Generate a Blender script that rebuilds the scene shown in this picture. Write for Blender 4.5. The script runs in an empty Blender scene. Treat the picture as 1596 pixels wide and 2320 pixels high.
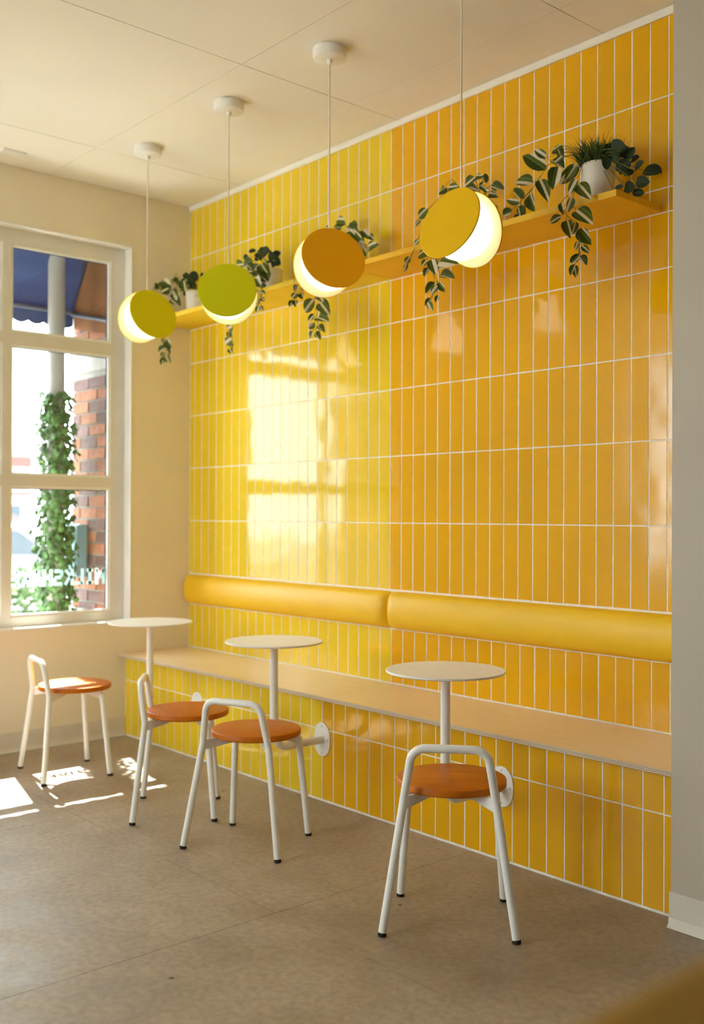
import bpy, math, random
from mathutils import Vector, Matrix
random.seed(11)
scene = bpy.context.scene
COL = scene.collection

# ---------------------------------------------------------------- camera
cam_data = bpy.data.cameras.new('camera')
cam = bpy.data.objects.new('camera', cam_data)
COL.objects.link(cam)
scene.camera = cam
YAW, PITCH, ROLL = 0.85235, 0.00387, 0.00397
CAM = Vector((5.17097, -3.24437, 1.23746))
fwd = Vector((-math.sin(YAW) * math.cos(PITCH), math.cos(YAW) * math.cos(PITCH), math.sin(PITCH)))
right = Vector((math.cos(YAW), math.sin(YAW), 0))
up = right.cross(fwd)
r2 = right * math.cos(ROLL) + up * math.sin(ROLL)
u2 = -right * math.sin(ROLL) + up * math.cos(ROLL)
m = Matrix((r2, u2, -fwd)).transposed().to_4x4()
m.translation = CAM
cam.matrix_world = m
cam_data.sensor_fit = 'VERTICAL'
cam_data.sensor_height = 36.0
cam_data.lens = 2313.43 / 2320 * 36.0
cam_data.clip_start = 0.05
cam_data.clip_end = 200
cam_data.dof.use_dof = True
cam_data.dof.focus_distance = 3.25
cam_data.dof.aperture_fstop = 2.2

# ---------------------------------------------------------------- sky, sun, exposure
world = bpy.data.worlds.new('sky')
scene.world = world
world.use_nodes = True
bg = world.node_tree.nodes['Background']
bg.inputs['Color'].default_value = (0.88, 0.945, 1.0, 1)
bg.inputs['Strength'].default_value = 7.6
sun_data = bpy.data.lights.new('sun', 'SUN')
sun_data.energy = 34.0
sun_data.angle = math.radians(0.6)
sun_data.color = (1.0, 0.965, 0.90)
sun = bpy.data.objects.new('sun', sun_data)
COL.objects.link(sun)
SUN_DIR = Vector((0.611, -0.152, -0.777))
sun.rotation_euler = SUN_DIR.to_track_quat('-Z', 'Y').to_euler()
sun.location = (-6, 2, 9)
vs = scene.view_settings
vs.view_transform = 'Standard'
vs.look = 'None'
vs.gamma = 1
vs.use_curve_mapping = False
vs.exposure = 0.64
scene.cycles.max_bounces = 8
scene.cycles.diffuse_bounces = 5
scene.cycles.glossy_bounces = 3
scene.cycles.transparent_max_bounces = 10
scene.cycles.use_light_tree = False
scene.cycles.use_adaptive_sampling = True
scene.cycles.adaptive_threshold = 0.02
scene.cycles.sample_clamp_indirect = 8.0
scene.cycles.caustics_reflective = False
scene.cycles.caustics_refractive = False

# ---------------------------------------------------------------- materials
MAT = {}

def new_mat(name):
    mt = bpy.data.materials.new(name)
    mt.use_nodes = True
    MAT[name] = mt
    nt = mt.node_tree
    return mt, nt, nt.nodes['Principled BSDF']

def link(nt, a, b):
    nt.links.new(a, b)

def node(nt, kind, **kw):
    n = nt.nodes.new(kind)
    for k, v in kw.items():
        if k in n.inputs:
            n.inputs[k].default_value = v
        else:
            setattr(n, k, v)
    return n

def ramp(nt, fac, stops):
    r = nt.nodes.new('ShaderNodeValToRGB')
    els = r.color_ramp.elements
    while len(els) < len(stops):
        els.new(0.5)
    for e, (p, c) in zip(els, stops):
        e.position = p
        e.color = (*c, 1)
    link(nt, fac, r.inputs['Fac'])
    return r.outputs['Color']

def plain(name, color, rough=0.5, var=0.06, scale=6.0, bump=0.0, bump_scale=60.0, spec=0.5, metal=0.0, coat=0.0, rand=0.0):
    """Procedural paint / plastic / metal: base colour with a soft noise variation and fine relief."""
    mt, nt, p = new_mat(name)
    tc = node(nt, 'ShaderNodeTexCoord')
    nz = node(nt, 'ShaderNodeTexNoise', Scale=scale, Detail=1.0)
    link(nt, tc.outputs['Object'], nz.inputs['Vector'])
    lo = tuple(c * (1 - var) for c in color)
    hi = tuple(min(1, c * (1 + var)) for c in color)
    col = ramp(nt, nz.outputs['Fac'], [(0.3, lo), (0.7, hi)])
    if rand:
        oi = node(nt, 'ShaderNodeObjectInfo')
        mr = node(nt, 'ShaderNodeMapRange')
        mr.inputs['To Min'].default_value = 1 - rand
        mr.inputs['To Max'].default_value = 1 + rand
        link(nt, oi.outputs['Random'], mr.inputs['Value'])
        hs = node(nt, 'ShaderNodeHueSaturation')
        link(nt, mr.outputs['Result'], hs.inputs['Value'])
        link(nt, col, hs.inputs['Color'])
        col = hs.outputs['Color']
    link(nt, col, p.inputs['Base Color'])
    p.inputs['Roughness'].default_value = rough
    p.inputs['Specular IOR Level'].default_value = spec
    p.inputs['Metallic'].default_value = metal
    p.inputs['Coat Weight'].default_value = coat
    p.inputs['Coat Roughness'].default_value = 0.08
    if bump:
        n2 = node(nt, 'ShaderNodeTexNoise', Scale=bump_scale, Detail=0.0)
        link(nt, tc.outputs['Object'], n2.inputs['Vector'])
        b = node(nt, 'ShaderNodeBump', Strength=bump, Distance=0.01)
        link(nt, n2.outputs['Fac'], b.inputs['Height'])
        link(nt, b.outputs['Normal'], p.inputs['Normal'])
    return mt

def emissive(name, color, strength):
    mt, nt, p = new_mat(name)
    tc = node(nt, 'ShaderNodeTexCoord')
    nz = node(nt, 'ShaderNodeTexNoise', Scale=3.0)
    link(nt, tc.outputs['Object'], nz.inputs['Vector'])
    c = ramp(nt, nz.outputs['Fac'], [(0.0, tuple(x * 0.98 for x in color)), (1.0, color)])
    link(nt, c, p.inputs['Emission Color'])
    p.inputs['Base Color'].default_value = (*color, 1)
    p.inputs['Emission Strength'].default_value = strength
    return mt

# glazed tiles: two glazes, each tile a slightly different tone, wavy glossy face
def glaze(name, color):
    mt, nt, p = new_mat(name)
    tc = node(nt, 'ShaderNodeTexCoord')
    oi = node(nt, 'ShaderNodeObjectInfo')
    geo = node(nt, 'ShaderNodeNewGeometry')
    nz = node(nt, 'ShaderNodeTexNoise', Scale=3.0, Detail=0.0)
    link(nt, geo.outputs['Position'], nz.inputs['Vector'])
    col = ramp(nt, nz.outputs['Fac'], [(0.3, tuple(c * 0.94 for c in color)), (0.7, color)])
    mr = node(nt, 'ShaderNodeMapRange')
    mr.inputs['To Min'].default_value = 0.965
    mr.inputs['To Max'].default_value = 1.025
    link(nt, oi.outputs['Random'], mr.inputs['Value'])
    hs = node(nt, 'ShaderNodeHueSaturation')
    link(nt, mr.outputs['Result'], hs.inputs['Value'])
    link(nt, col, hs.inputs['Color'])
    link(nt, hs.outputs['Color'], p.inputs['Base Color'])
    p.inputs['Roughness'].default_value = 0.09
    p.inputs['Specular IOR Level'].default_value = 0.5
    n2 = node(nt, 'ShaderNodeTexNoise', Scale=9.0, Detail=0.0)
    link(nt, geo.outputs['Position'], n2.inputs['Vector'])
    b = node(nt, 'ShaderNodeBump', Strength=0.10, Distance=0.012)
    link(nt, n2.outputs['Fac'], b.inputs['Height'])
    link(nt, b.outputs['Normal'], p.inputs['Normal'])
    return mt

glaze('glaze_lemon', (0.84, 0.59, 0.020))
glaze('glaze_gold', (0.83, 0.43, 0.004))
plain('grout', (0.90, 0.86, 0.78), 0.85, 0.08, 30)
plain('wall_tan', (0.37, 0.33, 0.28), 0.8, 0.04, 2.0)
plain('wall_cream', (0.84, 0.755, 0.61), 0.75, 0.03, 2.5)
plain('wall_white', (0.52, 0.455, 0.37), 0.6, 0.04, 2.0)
plain('ceiling_paint', (0.86, 0.82, 0.74), 0.8, 0.03, 1.5)
plain('ceiling_gap', (0.30, 0.24, 0.16), 0.9)
plain('trim_white', (0.85, 0.83, 0.79), 0.45, 0.03)
plain('base_vinyl', (0.70, 0.65, 0.58), 0.38, 0.04, 8)
plain('frame_paint', (0.74, 0.71, 0.66), 0.45, 0.03)
plain('frame_bead', (0.90, 0.90, 0.89), 0.4, 0.02)
plain('gasket', (0.05, 0.06, 0.07), 0.7)
plain('white_powder', (0.90, 0.895, 0.89), 0.32, 0.02, 10)
plain('white_top', (0.90, 0.88, 0.85), 0.42, 0.02, 10)
plain('rubber', (0.012, 0.011, 0.010), 0.7)
plain('screw_steel', (0.42, 0.42, 0.43), 0.35, 0.05, 30, metal=0.8)
plain('shelf_lemon', (0.80, 0.55, 0.015), 0.55, 0.05, 5)
plain('shelf_gold', (0.80, 0.46, 0.008), 0.5, 0.05, 5)
plain('pot_ceramic', (0.78, 0.74, 0.67), 0.55, 0.05, 14, 0.05, 80)
plain('soil', (0.02, 0.014, 0.008), 0.95, 0.4, 60, 0.6, 120)
plain('lamp_lime', (0.74, 0.67, 0.0), 0.55, 0.02, 8, spec=0.2)
plain('lamp_chartreuse', (0.60, 0.60, 0.0), 0.55, 0.02, 8, spec=0.2)
plain('lamp_amber', (0.92, 0.42, 0.0), 0.55, 0.02, 8, spec=0.2)
plain('lamp_gold', (0.88, 0.52, 0.002), 0.5, 0.02, 8, spec=0.2)
plain('lamp_inner', (0.86, 0.74, 0.38), 0.6, 0.02, 8)
emissive('opal_glow', (1.0, 0.95, 0.84), 1.9)
plain('vinyl_yellow', (0.86, 0.52, 0.012), 0.42, 0.04, 4, 0.08, 260)
plain('cord_fabric', (0.78, 0.70, 0.60), 0.7)
mt = plain('letter_vinyl', (0.70, 0.82, 0.82), 0.6, 0.02)
nt = mt.node_tree
tl = node(nt, 'ShaderNodeBsdfTranslucent')
tl.inputs['Color'].default_value = (0.70, 0.84, 0.84, 1)
mx = node(nt, 'ShaderNodeMixShader')
mx.inputs['Fac'].default_value = 0.6
link(nt, nt.nodes['Principled BSDF'].outputs['BSDF'], mx.inputs[1])
link(nt, tl.outputs['BSDF'], mx.inputs[2])
link(nt, mx.outputs['Shader'], nt.nodes['Material Output'].inputs['Surface'])
plain('counter_body', (0.40, 0.22, 0.04), 0.6)
plain('counter_top', (0.34, 0.18, 0.012), 0.45, 0.1, 6)
# outside
plain('awning_metal', (0.07, 0.085, 0.12), 0.5)
plain('brick_orange', (0.27, 0.10, 0.055), 0.85, 0.25, 18, 0.5, 60, rand=0.2)
plain('brick_plum', (0.125, 0.068, 0.066), 0.85, 0.25, 18, 0.5, 60, rand=0.25)
plain('mortar', (0.34, 0.33, 0.31), 0.95, 0.1, 30, 0.3, 100)
plain('stone_band', (0.36, 0.35, 0.33), 0.85, 0.1, 10, 0.2, 60)
plain('post_paint', (0.36, 0.35, 0.33), 0.5)
plain('asphalt', (0.15, 0.15, 0.15), 0.9, 0.1, 3, 0.3, 40)
plain('sidewalk', (0.62, 0.59, 0.54), 0.9, 0.08, 2, 0.2, 40)
plain('utility_blue', (0.22, 0.36, 0.43), 0.5)
plain('car_paint', (0.22, 0.21, 0.25), 0.25, 0.02, 5, coat=0.6)
plain('car_glass', (0.03, 0.05, 0.07), 0.08)
plain('tyre', (0.015, 0.015, 0.015), 0.8)
plain('stucco', (0.62, 0.60, 0.58), 0.9, 0.05, 2)
plain('roof_shingle', (0.16, 0.13, 0.13), 0.9, 0.2, 12)
plain('red_paint', (0.60, 0.06, 0.05), 0.6)
plain('dark_pane', (0.04, 0.06, 0.08), 0.15)
plain('bark', (0.16, 0.11, 0.07), 0.9, 0.3, 20, 0.5, 40)
plain('exterior_render', (0.40, 0.26, 0.18), 0.9, 0.1, 5)

# fabric of the awning: thin cloth, lets some light through
mt, nt, p = new_mat('awning_cloth')
tc = node(nt, 'ShaderNodeTexCoord')
wv = node(nt, 'ShaderNodeTexWave', Scale=3.0, Distortion=1.5)
link(nt, tc.outputs['Object'], wv.inputs['Vector'])
ac = ramp(nt, wv.outputs['Fac'], [(0.0, (0.030, 0.055, 0.13)), (1.0, (0.045, 0.075, 0.16))])
link(nt, ac, p.inputs['Base Color'])
p.inputs['Roughness'].default_value = 0.9
tr = node(nt, 'ShaderNodeBsdfTranslucent')
tr.inputs['Color'].default_value = (0.035, 0.07, 0.18, 1)
mx = node(nt, 'ShaderNodeMixShader')
mx.inputs['Fac'].default_value = 0.35
link(nt, p.outputs['BSDF'], mx.inputs[1])
link(nt, tr.outputs['BSDF'], mx.inputs[2])
link(nt, mx.outputs['Shader'], nt.nodes['Material Output'].inputs['Surface'])

plain('awning_side_cloth', (0.17, 0.065, 0.025), 0.9, 0.25, 2.5)

# window glass: clear sheet with a faint mirror
mt, nt, p = new_mat('glass')
t = node(nt, 'ShaderNodeBsdfTransparent')
t.inputs['Color'].default_value = (0.93, 0.97, 0.96, 1)
g = node(nt, 'ShaderNodeBsdfGlossy')
g.inputs['Roughness'].default_value = 0.02
lw = node(nt, 'ShaderNodeLayerWeight', Blend=0.12)
nz = node(nt, 'ShaderNodeTexNoise', Scale=2.0)
mr = node(nt, 'ShaderNodeMapRange')
mr.inputs['To Min'].default_value = 0.03
mr.inputs['To Max'].default_value = 0.5
link(nt, lw.outputs['Fresnel'], mr.inputs['Value'])
mx = node(nt, 'ShaderNodeMixShader')
link(nt, mr.outputs['Result'], mx.inputs['Fac'])
link(nt, t.outputs['BSDF'], mx.inputs[1])
link(nt, g.outputs['BSDF'], mx.inputs[2])
link(nt, mx.outputs['Shader'], nt.nodes['Material Output'].inputs['Surface'])

# woods
def wood(name, dark, light, rough, axis_scale, spec=0.5, coat=0.0):
    mt, nt, p = new_mat(name)
    tc = node(nt, 'ShaderNodeTexCoord')
    mp = node(nt, 'ShaderNodeMapping')
    mp.inputs['Scale'].default_value = axis_scale
    link(nt, tc.outputs['Object'], mp.inputs['Vector'])
    n1 = node(nt, 'ShaderNodeTexNoise', Scale=4.0, Detail=3.0, Roughness=0.6, Distortion=0.6)
    link(nt, mp.outputs['Vector'], n1.inputs['Vector'])
    c = ramp(nt, n1.outputs['Fac'], [(0.25, dark), (0.55, light), (0.85, tuple((a + b) / 2 for a, b in zip(dark, light)))])
    link(nt, c, p.inputs['Base Color'])
    p.inputs['Roughness'].default_value = rough
    p.inputs['Coat Weight'].default_value = coat
    p.inputs['Coat Roughness'].default_value = 0.2
    p.inputs['Specular IOR Level'].default_value = spec
    b = node(nt, 'ShaderNodeBump', Strength=0.05, Distance=0.005)
    link(nt, n1.outputs['Fac'], b.inputs['Height'])
    link(nt, b.outputs['Normal'], p.inputs['Normal'])
wood('seat_wood', (0.46, 0.115, 0.002), (0.56, 0.15, 0.004), 0.45, (2.0, 14.0, 14.0), spec=0.22, coat=0.04)
wood('bench_wood', (0.76, 0.58, 0.36), (0.84, 0.66, 0.43), 0.33, (1.2, 14.0, 14.0), coat=0.2)

# plywood edge: plies stacked in height
mt, nt, p = new_mat('ply_edge')
tc = node(nt, 'ShaderNodeTexCoord')
mp = node(nt, 'ShaderNodeMapping')
mp.inputs['Scale'].default_value = (0.6, 0.6, 56.0)
link(nt, tc.outputs['Object'], mp.inputs['Vector'])
wv = node(nt, 'ShaderNodeTexWave', Scale=1.0, Distortion=0.5)
wv.bands_direction = 'Z'
link(nt, mp.outputs['Vector'], wv.inputs['Vector'])
c = ramp(nt, wv.outputs['Fac'], [(0.2, (0.33, 0.22, 0.13)), (0.6, (0.74, 0.62, 0.46))])
link(nt, c, p.inputs['Base Color'])
p.inputs['Roughness'].default_value = 0.6

# concrete slab: mottled, scuffed, a few dark specks
mt, nt, p = new_mat('concrete')
geo = node(nt, 'ShaderNodeNewGeometry')
n1 = node(nt, 'ShaderNodeTexNoise', Scale=1.1, Detail=5.0, Roughness=0.62, Distortion=0.4)
n2 = node(nt, 'ShaderNodeTexNoise', Scale=45.0, Detail=2.0)
n3 = node(nt, 'ShaderNodeTexNoise', Scale=5.0, Detail=3.0, Roughness=0.7)
vo = node(nt, 'ShaderNodeTexVoronoi', Scale=3.2)
for n in (n1, n2, n3, vo):
    link(nt, geo.outputs['Position'], n.inputs['Vector'])
c1 = ramp(nt, n1.outputs['Fac'], [(0.30, (0.285, 0.210, 0.140)), (0.52, (0.40, 0.315, 0.225)), (0.75, (0.49, 0.41, 0.315))])
c2 = ramp(nt, n2.outputs['Fac'], [(0.30, (0.80, 0.80, 0.80)), (0.62, (1.0, 1.0, 1.0))])
c3 = ramp(nt, n3.outputs['Fac'], [(0.35, (0.86, 0.85, 0.84)), (0.65, (1.06, 1.05, 1.04))])
c4 = ramp(nt, vo.outputs['Distance'], [(0.0, (0.2, 0.15, 0.1)), (0.022, (0.25, 0.2, 0.15)), (0.03, (1, 1, 1))])
prev = c1
for cc in (c2, c3, c4):
    mm = node(nt, 'ShaderNodeMix', data_type='RGBA', blend_type='MULTIPLY')
    mm.inputs['Factor'].default_value = 1.0
    link(nt, prev, mm.inputs['A'])
    link(nt, cc, mm.inputs['B'])
    prev = mm.outputs['Result']
link(nt, prev, p.inputs['Base Color'])
rr = ramp(nt, n3.outputs['Fac'], [(0.3, (0.40, 0.40, 0.40)), (0.7, (0.58, 0.58, 0.58))])
link(nt, rr, p.inputs['Roughness'])
b = node(nt, 'ShaderNodeBump', Strength=0.08, Distance=0.004)
link(nt, n2.outputs['Fac'], b.inputs['Height'])
link(nt, b.outputs['Normal'], p.inputs['Normal'])
plain('slab_joint', (0.36, 0.29, 0.215), 0.95, 0.2, 20)

# striped leaves: green with cream bands that follow the midrib
def leaf_mat(name, dark, mid, cream, amount):
    mt, nt, p = new_mat(name)
    tc = node(nt, 'ShaderNodeTexCoord')
    oi = node(nt, 'ShaderNodeObjectInfo')
    sx = node(nt, 'ShaderNodeSeparateXYZ')
    link(nt, tc.outputs['Object'], sx.inputs['Vector'])
    nz = node(nt, 'ShaderNodeTexNoise', Scale=7.0, Detail=3.0)
    link(nt, tc.outputs['Object'], nz.inputs['Vector'])
    # x across the leaf (-0.5..0.5), shifted per leaf
    sh = node(nt, 'ShaderNodeMapRange')
    sh.inputs['To Min'].default_value = -0.35
    sh.inputs['To Max'].default_value = 0.35
    link(nt, oi.outputs['Random'], sh.inputs['Value'])
    a1 = node(nt, 'ShaderNodeMath', operation='ADD')
    link(nt, sx.outputs['X'], a1.inputs[0])
    link(nt, sh.outputs['Result'], a1.inputs[1])
    a2 = node(nt, 'ShaderNodeMath', operation='MULTIPLY_ADD')
    link(nt, nz.outputs['Fac'], a2.inputs[0])
    a2.inputs[1].default_value = 0.06
    link(nt, a1.outputs['Value'], a2.inputs[2])
    ab = node(nt, 'ShaderNodeMath', operation='ABSOLUTE')
    link(nt, a2.outputs['Value'], ab.inputs[0])
    c = ramp(nt, ab.outputs['Value'], [(0.0, cream if amount else mid), (amount, cream if amount else mid), (amount + 0.015, mid), (amount + 0.10, dark), (amount + 0.22, mid), (amount + 0.26, dark)])
    link(nt, c, p.inputs['Base Color'])
    p.inputs['Roughness'].default_value = 0.55
    p.inputs['Specular IOR Level'].default_value = 0.3
    tr = node(nt, 'ShaderNodeBsdfTranslucent')
    link(nt, c, tr.inputs['Color'])
    mx = node(nt, 'ShaderNodeMixShader')
    mx.inputs['Fac'].default_value = 0.18
    link(nt, p.outputs['BSDF'], mx.inputs[1])
    link(nt, tr.outputs['BSDF'], mx.inputs[2])
    link(nt, mx.outputs['Shader'], nt.nodes['Material Output'].inputs['Surface'])
leaf_mat('leaf_striped', (0.046, 0.074, 0.005), (0.135, 0.185, 0.018), (0.74, 0.66, 0.46), 0.075)
leaf_mat('leaf_pale', (0.050, 0.082, 0.010), (0.14, 0.19, 0.03), (0.78, 0.72, 0.56), 0.15)
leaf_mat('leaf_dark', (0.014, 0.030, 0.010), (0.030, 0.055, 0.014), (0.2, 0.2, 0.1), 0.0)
plain('stem_green', (0.16, 0.17, 0.05), 0.7)
plain('grass_green', (0.045, 0.085, 0.012), 0.6, 0.4, 60)
plain('ivy_green', (0.05, 0.13, 0.03), 0.6, 0.5, 14)
plain('shrub_green', (0.10, 0.16, 0.06), 0.8, 0.4, 10)
plain('flower_yellow', (0.75, 0.60, 0.08), 0.8)

# ---------------------------------------------------------------- mesh helpers
class MB:
    def __init__(s):
        s.v, s.f, s.mi = [], [], []
    def face(s, idx, mi=0):
        s.f.append(tuple(idx)); s.mi.append(mi)
    def box(s, x0, x1, y0, y1, z0, z1, mi=0):
        b = len(s.v)
        s.v += [(x, y, z) for z in (z0, z1) for y in (y0, y1) for x in (x0, x1)]
        for q in ((0, 2, 3, 1), (4, 5, 7, 6), (0, 1, 5, 4), (2, 6, 7, 3), (0, 4, 6, 2), (1, 3, 7, 5)):
            s.face([b + i for i in q], mi)
        return s
    def tube(s, pts, rad, n=14, caps=True, mi=0):
        pts = [Vector(p) for p in pts]
        rads = rad if isinstance(rad, (list, tuple)) else [rad] * len(pts)
        b = len(s.v)
        t0 = (pts[1] - pts[0]).normalized()
        a = Vector((0, 0, 1)) if abs(t0.z) < 0.9 else Vector((1, 0, 0))
        e1 = t0.cross(a).normalized()
        for i, p_ in enumerate(pts):
            if i == 0: t = t0
            elif i == len(pts) - 1: t = (pts[i] - pts[i - 1]).normalized()
            else: t = ((pts[i] - pts[i - 1]).normalized() + (pts[i + 1] - pts[i]).normalized()).normalized()
            e1 = (e1 - t * e1.dot(t)).normalized()
            e2 = t.cross(e1)
            for k in range(n):
                an = 2 * math.pi * k / n
                s.v.append(tuple(p_ + (e1 * math.cos(an) + e2 * math.sin(an)) * rads[i]))
        for i in range(len(pts) - 1):
            for k in range(n):
                k2 = (k + 1) % n
                s.face((b + i * n + k, b + i * n + k2, b + (i + 1) * n + k2, b + (i + 1) * n + k), mi)
        if caps:
            s.face([b + k for k in reversed(range(n))], mi)
            s.face([b + (len(pts) - 1) * n + k for k in range(n)], mi)
        return s
    def lathe(s, prof, n=48, origin=(0, 0, 0), mat=None, mi=0):
        """prof: (radius, height) pairs, turned about local z."""
        b = len(s.v)
        M = mat or Matrix.Identity(3)
        o = Vector(origin)
        for r, h in prof:
            for k in range(n):
                an = 2 * math.pi * k / n
                s.v.append(tuple(o + M @ Vector((r * math.cos(an), r * math.sin(an), h))))
        for i in range(len(prof) - 1):
            for k in range(n):
                k2 = (k + 1) % n
                s.face((b + i * n + k, b + i * n + k2, b + (i + 1) * n + k2, b + (i + 1) * n + k), mi)
        s.face([b + k for k in reversed(range(n))], mi)
        s.face([b + (len(prof) - 1) * n + k for k in range(n)], mi)
        return s
    def prism(s, poly, y0, y1, axes='xz', mi=0):
        """Extrude a 2-d outline."""
        b = len(s.v)
        n = len(poly)
        for yy in (y0, y1):
            for (a, c) in poly:
                s.v.append({'xz': (a, yy, c), 'xy': (a, c, yy), 'yz': (yy, a, c)}[axes])
        s.face(range(b, b + n), mi)
        s.face(reversed(range(b + n, b + 2 * n)), mi)
        for i in range(n):
            j = (i + 1) % n
            s.face((b + i, b + n + i, b + n + j, b + j), mi)
        return s
    def mesh(s, name, mats, smooth=False):
        me = bpy.data.meshes.new(name)
        me.from_pydata([tuple(v) for v in s.v], [], s.f)
        mats = mats if isinstance(mats, (list, tuple)) else [mats]
        for q in mats:
            me.materials.append(MAT[q])
        for pl, k in zip(me.polygons, s.mi):
            pl.material_index = k
        if smooth:
            me.polygons.foreach_set('use_smooth', [True] * len(me.polygons))
            me.set_sharp_from_angle(angle=math.radians(40))
        me.update()
        return me
    def build(s, name, mats, parent=None, smooth=False, loc=None, bevel=0):
        o = bpy.data.objects.new(name, s.mesh(name, mats, smooth))
        COL.objects.link(o)
        if parent is not None:
            o.parent = parent
        if loc is not None:
            o.location = loc
        if bevel:
            bv = o.modifiers.new('bevel', 'BEVEL')
            bv.width = bevel
            bv.segments = 2
            bv.limit_method = 'ANGLE'
        return o

def tag(o, label, cat=None, group=None, kind=None):
    o['label'] = label
    if cat: o['category'] = cat
    if group: o['group'] = group
    if kind: o['kind'] = kind
    return o

def empty(name, loc=(0, 0, 0), rz=0.0):
    o = bpy.data.objects.new(name, None)
    o.empty_display_size = 0.1
    COL.objects.link(o)
    o.location = loc
    o.rotation_euler = (0, 0, rz)
    return o

def put(name, me, parent, loc=(0, 0, 0), rot=(0, 0, 0), scale=(1, 1, 1)):
    o = bpy.data.objects.new(name, me)
    COL.objects.link(o)
    o.parent = parent
    o.location = loc
    o.rotation_euler = rot
    o.scale = scale
    return o

def copy_tree(o, parent=None):
    c = o.copy()
    COL.objects.link(c)
    c.parent = parent
    for ch in o.children:
        copy_tree(ch, c)
    return c

def fillet(pts, rad, n=8):
    """Round the inner corners of a polyline."""
    pts = [Vector(p) for p in pts]
    out = [pts[0]]
    for i in range(1, len(pts) - 1):
        a, b_, c = pts[i - 1], pts[i], pts[i + 1]
        d1, d2 = (a - b_).normalized(), (c - b_).normalized()
        r = rad[i] if isinstance(rad, dict) else rad
        if not r:
            out.append(b_); continue
        half = d1.angle(d2) / 2
        tl = min(r / math.tan(half), (a - b_).length * 0.95, (c - b_).length * 0.95)
        p0, p1 = b_ + d1 * tl, b_ + d2 * tl
        rr_ = tl * math.tan(half)
        cen = b_ + (d1 + d2).normalized() * (rr_ / math.sin(half))
        v0, v1 = p0 - cen, p1 - cen
        ang = v0.angle(v1)
        for k in range(n + 1):
            f = k / n
            v = (v0 * math.sin((1 - f) * ang) + v1 * math.sin(f * ang)) / math.sin(ang)
            out.append(cen + v)
    out.append(pts[-1])
    return out

# ================================================================ the room
H_CEIL = 3.055
X_END, Y_END = 8.6, -6.6          # far sides of the room, behind the camera

# ---------------------------------------------------------------- floor
floor = MB().box(-0.20, X_END + .2, Y_END - .2, 0.15, -0.25, -0.0015).build('floor', 'slab_joint')
tag(floor, 'grey-brown concrete floor with saw-cut joints', 'floor', kind='structure')
xs = [-0.003, 1.265, 2.62, 3.97, 5.32, 6.67, X_END]
ys = [-0.0, -1.325, -2.68, -4.03, -5.38, Y_END]
GJ = 0.0009
for i in range(len(xs) - 1):
    for j in range(len(ys) - 1):
        x0, x1, y0, y1 = xs[i] + GJ, xs[i + 1] - GJ, ys[j + 1] + GJ, ys[j] - GJ
        MB().box(x0, x1, y0, y1, -0.0015, 0.0).build('slab', 'concrete', floor)

# ---------------------------------------------------------------- ceiling
ceiling = MB().box(-0.2, X_END + .2, Y_END - .2, 0.15, H_CEIL + 0.005, H_CEIL + 0.2).build('ceiling', 'ceiling_gap')
tag(ceiling, 'cream painted ceiling of large boards with fine dark seams', 'ceiling', kind='structure')
cx_ = [0.002, 0.533, 1.78, 2.905, 4.15, 5.4, 6.65, X_END]
cy_ = [-0.002, -0.288, -0.882, -2.10, -3.32, -4.54, -5.6, Y_END]
for i in range(len(cx_) - 1):
    for j in range(len(cy_) - 1):
        gx, gy = 0.002, (0.0006 if j in (0,) else 0.0012)
        MB().box(cx_[i] + gx, cx_[i + 1] - gx, cy_[j + 1] + gy, cy_[j] - gy, H_CEIL, H_CEIL + 0.006).build('ceiling_board', 'ceiling_paint', ceiling)
prof = [(-0.001, H_CEIL - 0.026), (-0.008, H_CEIL - 0.026), (-0.013, H_CEIL - 0.018), (-0.016, H_CEIL - 0.001), (-0.001, H_CEIL - 0.001)]
trim = MB().prism([(a, c) for a, c in prof], 0.002, 3.482, 'yz').build('trim_1', 'ceiling_paint')
tag(trim, 'slim white trim between the ceiling and the yellow tile wall', 'trim', kind='structure')

# ---------------------------------------------------------------- tile wall
wall_back = MB().box(-0.2, 3.60, 0.0012, 0.15, 0, H_CEIL + .1).build('wall_back', 'grout')
tag(wall_back, 'wall of upright glossy yellow tiles with white grout, lemon left and gold right', 'wall', kind='structure')
PITCH_T, XB, ROW0, ROWH = 0.07602, 1.72595, 1.20568, 0.308
GR = 0.0040

tile_cache = {}
def tile_mesh(w, h, mat):
    key = (round(w, 4), round(h, 4), mat)
    if key not in tile_cache:
        b = MB()
        t, c = 0.0062, 0.0016
        a, d = w / 2, h / 2
        b.v = [(-a, 0.002, -d), (a, 0.002, -d), (a, 0.002, d), (-a, 0.002, d),
               (-a, -t + c, -d), (a, -t + c, -d), (a, -t + c, d), (-a, -t + c, d),
               (-a + c, -t, -d + c), (a - c, -t, -d + c), (a - c, -t, d - c), (-a + c, -t, d - c)]
        for i in range(4):
            j = (i + 1) % 4
            b.face((i, j, j + 4, i + 4))
            b.face((i + 4, j + 4, j + 8, i + 8))
        b.face((8, 9, 10, 11))
        tile_cache[key] = b.mesh('tile', mat)
    return tile_cache[key]

def columns(x_lo, x_hi, shift=0.0):
    k = math.floor((x_lo - XB - shift) / PITCH_T)
    while True:
        a, b_ = XB + shift + k * PITCH_T, XB + shift + (k + 1) * PITCH_T
        if a >= x_hi - 0.004: break
        yield k, max(a, x_lo), min(b_, x_hi)
        k += 1

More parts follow.
